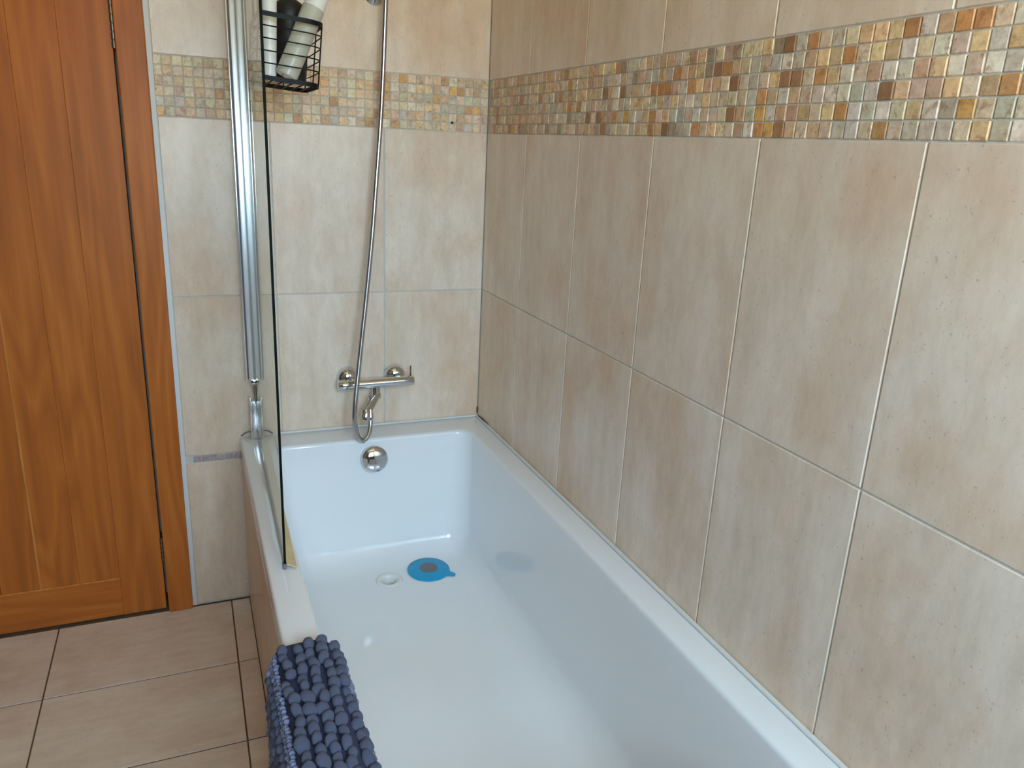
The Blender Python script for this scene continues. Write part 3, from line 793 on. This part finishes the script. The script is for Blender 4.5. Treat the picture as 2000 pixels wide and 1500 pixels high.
def bottle(name, base, top, prof, mat, label, extra=None):
    """prof: (radius, fraction of the base-top axis)"""
    base, top = Vector(base), Vector(top); L_ = (top - base).length
    t = empty(name, base); tag(t, label, 'bottle', 'bottles in the wire basket')
    bm = bmesh.new(); lathe(bm, [(r, h * L_) for r, h in prof], (0, 0, 0), top - base, 32); smooth_angle(bm_obj('bottle_body', bm, mat, t), 40)
    if extra:
        bm = bmesh.new(); lathe(bm, [(r, h * L_) for r, h in extra[0]], (0, 0, 0), top - base, 28); smooth_angle(bm_obj('cap', bm, extra[1], t), 40)
    return t
bottle('shampoo_bottle', (-0.634, -0.400, 1.4530), (-0.627, -0.398, 1.67),
       [(0, 0), (0.010, 0.0), (0.0125, 0.015), (0.0135, 0.05), (0.0150, 0.5), (0.0150, 0.72), (0.013, 0.76), (0.009, 0.79), (0, 0.79)], M_WHITEP,
       'slim white plastic bottle standing next to the glass', ([(0, 0.785), (0.0105, 0.785), (0.0105, 0.93), (0, 0.935)], M_WHITEP))
bottle('pump_bottle', (-0.585, -0.335, 1.4505), (-0.579, -0.333, 1.69),
       [(0, 0), (0.030, 0.0), (0.0335, 0.012), (0.0335, 0.56), (0.0315, 0.62), (0.0255, 0.665), (0.014, 0.695), (0, 0.70)], M_BLACKP,
       'matt black round-shouldered bottle in the middle of the basket', ([(0, 0.69), (0.0145, 0.69), (0.0145, 0.75), (0.006, 0.77), (0.006, 0.84), (0.011, 0.85), (0.011, 0.88), (0, 0.885)], M_BLACKP))
bottle('conditioner_tube', (-0.6035, -0.420, 1.4580), (-0.512, -0.406, 1.662),
       [(0, 0), (0.0205, 0.0), (0.0225, 0.01), (0.0225, 0.66), (0.0200, 0.67), (0, 0.67)], M_TUBE,
       'grey translucent tube leaning out over the basket rim', ([(0, 0.66), (0.0215, 0.66), (0.0215, 0.985), (0.019, 1.0), (0, 1.0)], M_WHITEP))

# ------------------------------------------------------------------ chenille bath mat over the rim
mt_ = empty('bath_mat', (-0.683, -1.35, ZR))
tag(mt_, 'blue-grey chenille bath mat hung over the bath rim', 'bath mat')
MT = Vector((-0.683, -1.35, ZR))
YM0, YM1 = -1.66, -1.038
sec = catmull([Vector((a, 0, b)) for a, b in ((-0.733, 0.24), (-0.732, 0.34), (-0.730, 0.44), (-0.728, 0.505), (-0.720, 0.5245), (-0.700, 0.5285), (-0.675, 0.5290), (-0.658, 0.5275), (-0.646, 0.519), (-0.638, 0.495), (-0.631, 0.45), (-0.625, 0.38), (-0.618, 0.30))], 6)
arc = [0.0]
for a, b_ in zip(sec, sec[1:]): arc.append(arc[-1] + (b_ - a).length)
def sec_at(s):
    for i in range(len(arc) - 1):
        if s <= arc[i + 1]:
            t = (s - arc[i]) / (arc[i + 1] - arc[i]); p = sec[i].lerp(sec[i + 1], t); tn = (sec[i + 1] - sec[i]).normalized()
            return p, Vector((-tn.z, 0, tn.x))
    tn = (sec[-1] - sec[-2]).normalized(); return sec[-1], Vector((-tn.z, 0, tn.x))
bm = bmesh.new(); TK = 0.006; ny = 24; grid = []
for j in range(ny + 1):
    y = YM0 + (YM1 - YM0) * j / ny; row = []
    for i, p in enumerate(sec):
        _, nn = sec_at(arc[i] + 1e-5)
        row.append((bm.verts.new(Vector((p.x, y, p.z)) - MT), bm.verts.new(Vector((p.x, y, p.z)) + nn * TK - MT)))
    grid.append(row)
for j in range(ny):
    for i in range(len(sec) - 1):
        for q in (0, 1): bm.faces.new((grid[j][i][q], grid[j + 1][i][q], grid[j + 1][i + 1][q], grid[j][i + 1][q]))
for i in range(len(sec) - 1):
    for j in (0, ny): bm.faces.new((grid[j][i][0], grid[j][i + 1][0], grid[j][i + 1][1], grid[j][i][1]))
for j in range(ny):
    for i in (0, len(sec) - 1): bm.faces.new((grid[j][i][0], grid[j + 1][i][0], grid[j + 1][i][1], grid[j][i][1]))
bmesh.ops.recalc_face_normals(bm, faces=bm.faces[:])
bm_obj('mat_backing', bm, M_MATB, mt_, smooth=False)

rg = random.Random(21)
tuft_me = []
for k in range(5):
    bm = bmesh.new(); bmesh.ops.create_uvsphere(bm, u_segments=12, v_segments=8, radius=1.0)
    for v_ in bm.verts:      # slightly squared, lumpy beads
        c = v_.co; s = 1 + rg.uniform(-0.07, 0.07)
        c.x *= s; c.y *= s; c.z *= s
        c.z = math.copysign(abs(c.z) ** 0.85, c.z)
    me = bpy.data.meshes.new('tuft'); bm.to_mesh(me); bm.free(); me.materials.append(M_CHEN)
    for p in me.polygons: p.use_smooth = True
    tuft_me.append(me)
tufts = []
def add_tuft(s, y, r, half, up_off):
    p, nn = sec_at(s)
    jit = Vector((rg.uniform(-1, 1), rg.uniform(-1, 1), rg.uniform(-1, 1))) * r * 0.16
    pos = Vector((p.x, y, p.z)) + nn * (TK + up_off) + jit
    # long axis along y, tilted at random
    q = Vector((rg.uniform(-.35, .35), -1, rg.uniform(-.3, .3))).to_track_quat('Z', 'Y')
    tufts.append((pos, q, (r * rg.uniform(0.85, 1.12), r * rg.uniform(0.85, 1.12), half), nn))
s_top0 = next(arc[i] for i, p in enumerate(sec) if p.z > 0.515)          # outer shoulder
s_top1 = [arc[i] for i, p in enumerate(sec) if p.z > 0.512][-1]           # inner shoulder
rows = []
s = s_top0 - 0.016
while s > 0.01: rows.append((s, 0.0086, 0.0108)); s -= 0.0178
rows += [(s_top0 - 0.006, 0.0046, 0.0040), (s_top0 + 0.0035, 0.0048, 0.0042)]
n_top = 5
for k in range(n_top): rows.append((s_top0 + 0.0165 + k * (s_top1 - s_top0 - 0.014) / (n_top - 0.6), 0.0090, 0.0128))
s = s_top1 + 0.016
while s < arc[-1] - 0.008: rows.append((s, 0.0082, 0.0104)); s += 0.0172
for s, r_, hl in rows:
    big = r_ > 0.006
    y = YM1 - rg.uniform(0.0, 0.012)
    while y > YM0 + 0.01:
        k = rg.uniform(0.72, 1.22)
        add_tuft(s + rg.uniform(-1, 1) * (0.0025 if big else 0.001), y - hl * k, r_ * rg.uniform(0.84, 1.14), hl * k, r_ * rg.uniform(0.4, 0.95))
        y -= 2 * hl * k * 0.90
def seen(t):     # how large a bead shows from the room side
    pos, q, sc_, nn = t
    d = Vector((-0.819, -2.1907, 1.3463)) - pos
    vis = max(0.0, nn.dot(d.normalized()) + 0.25)
    if pos.y < -1.48: vis *= 0.05
    return vis * sc_[0] * sc_[2] / d.length_squared
order = sorted(range(len(tufts)), key=lambda i: -seen(tufts[i]))
for i in order[:290]:
    pos, q, sc_, nn = tufts[i]
    o = bpy.data.objects.new('tuft', tuft_me[i % 5]); col.objects.link(o); o.parent = mt_
    o.location = pos - MT; o.rotation_mode = 'QUATERNION'; o.rotation_quaternion = q; o.scale = sc_
bm = bmesh.new(); bmesh.ops.create_uvsphere(bm, u_segments=8, v_segments=5, radius=1.0)
bm.verts.index_update(); SV = [v.co.copy() for v in bm.verts]; SF = [[v.index for v in f.verts] for f in bm.faces]; bm.free()
TV, TF = [], []
for i in order[290:]:
    pos, q, sc_, nn = tufts[i]; n0 = len(TV); M_ = q.to_matrix()
    TV.extend([pos - MT + M_ @ Vector((c.x * sc_[0], c.y * sc_[1], c.z * sc_[2])) for c in SV])
    TF.extend([[k + n0 for k in f] for f in SF])
me = bpy.data.meshes.new('tufts'); me.from_pydata(TV, [], TF)
o = link('tufts', me, M_CHEN, mt_, smooth=True); o['kind'] = 'stuff'
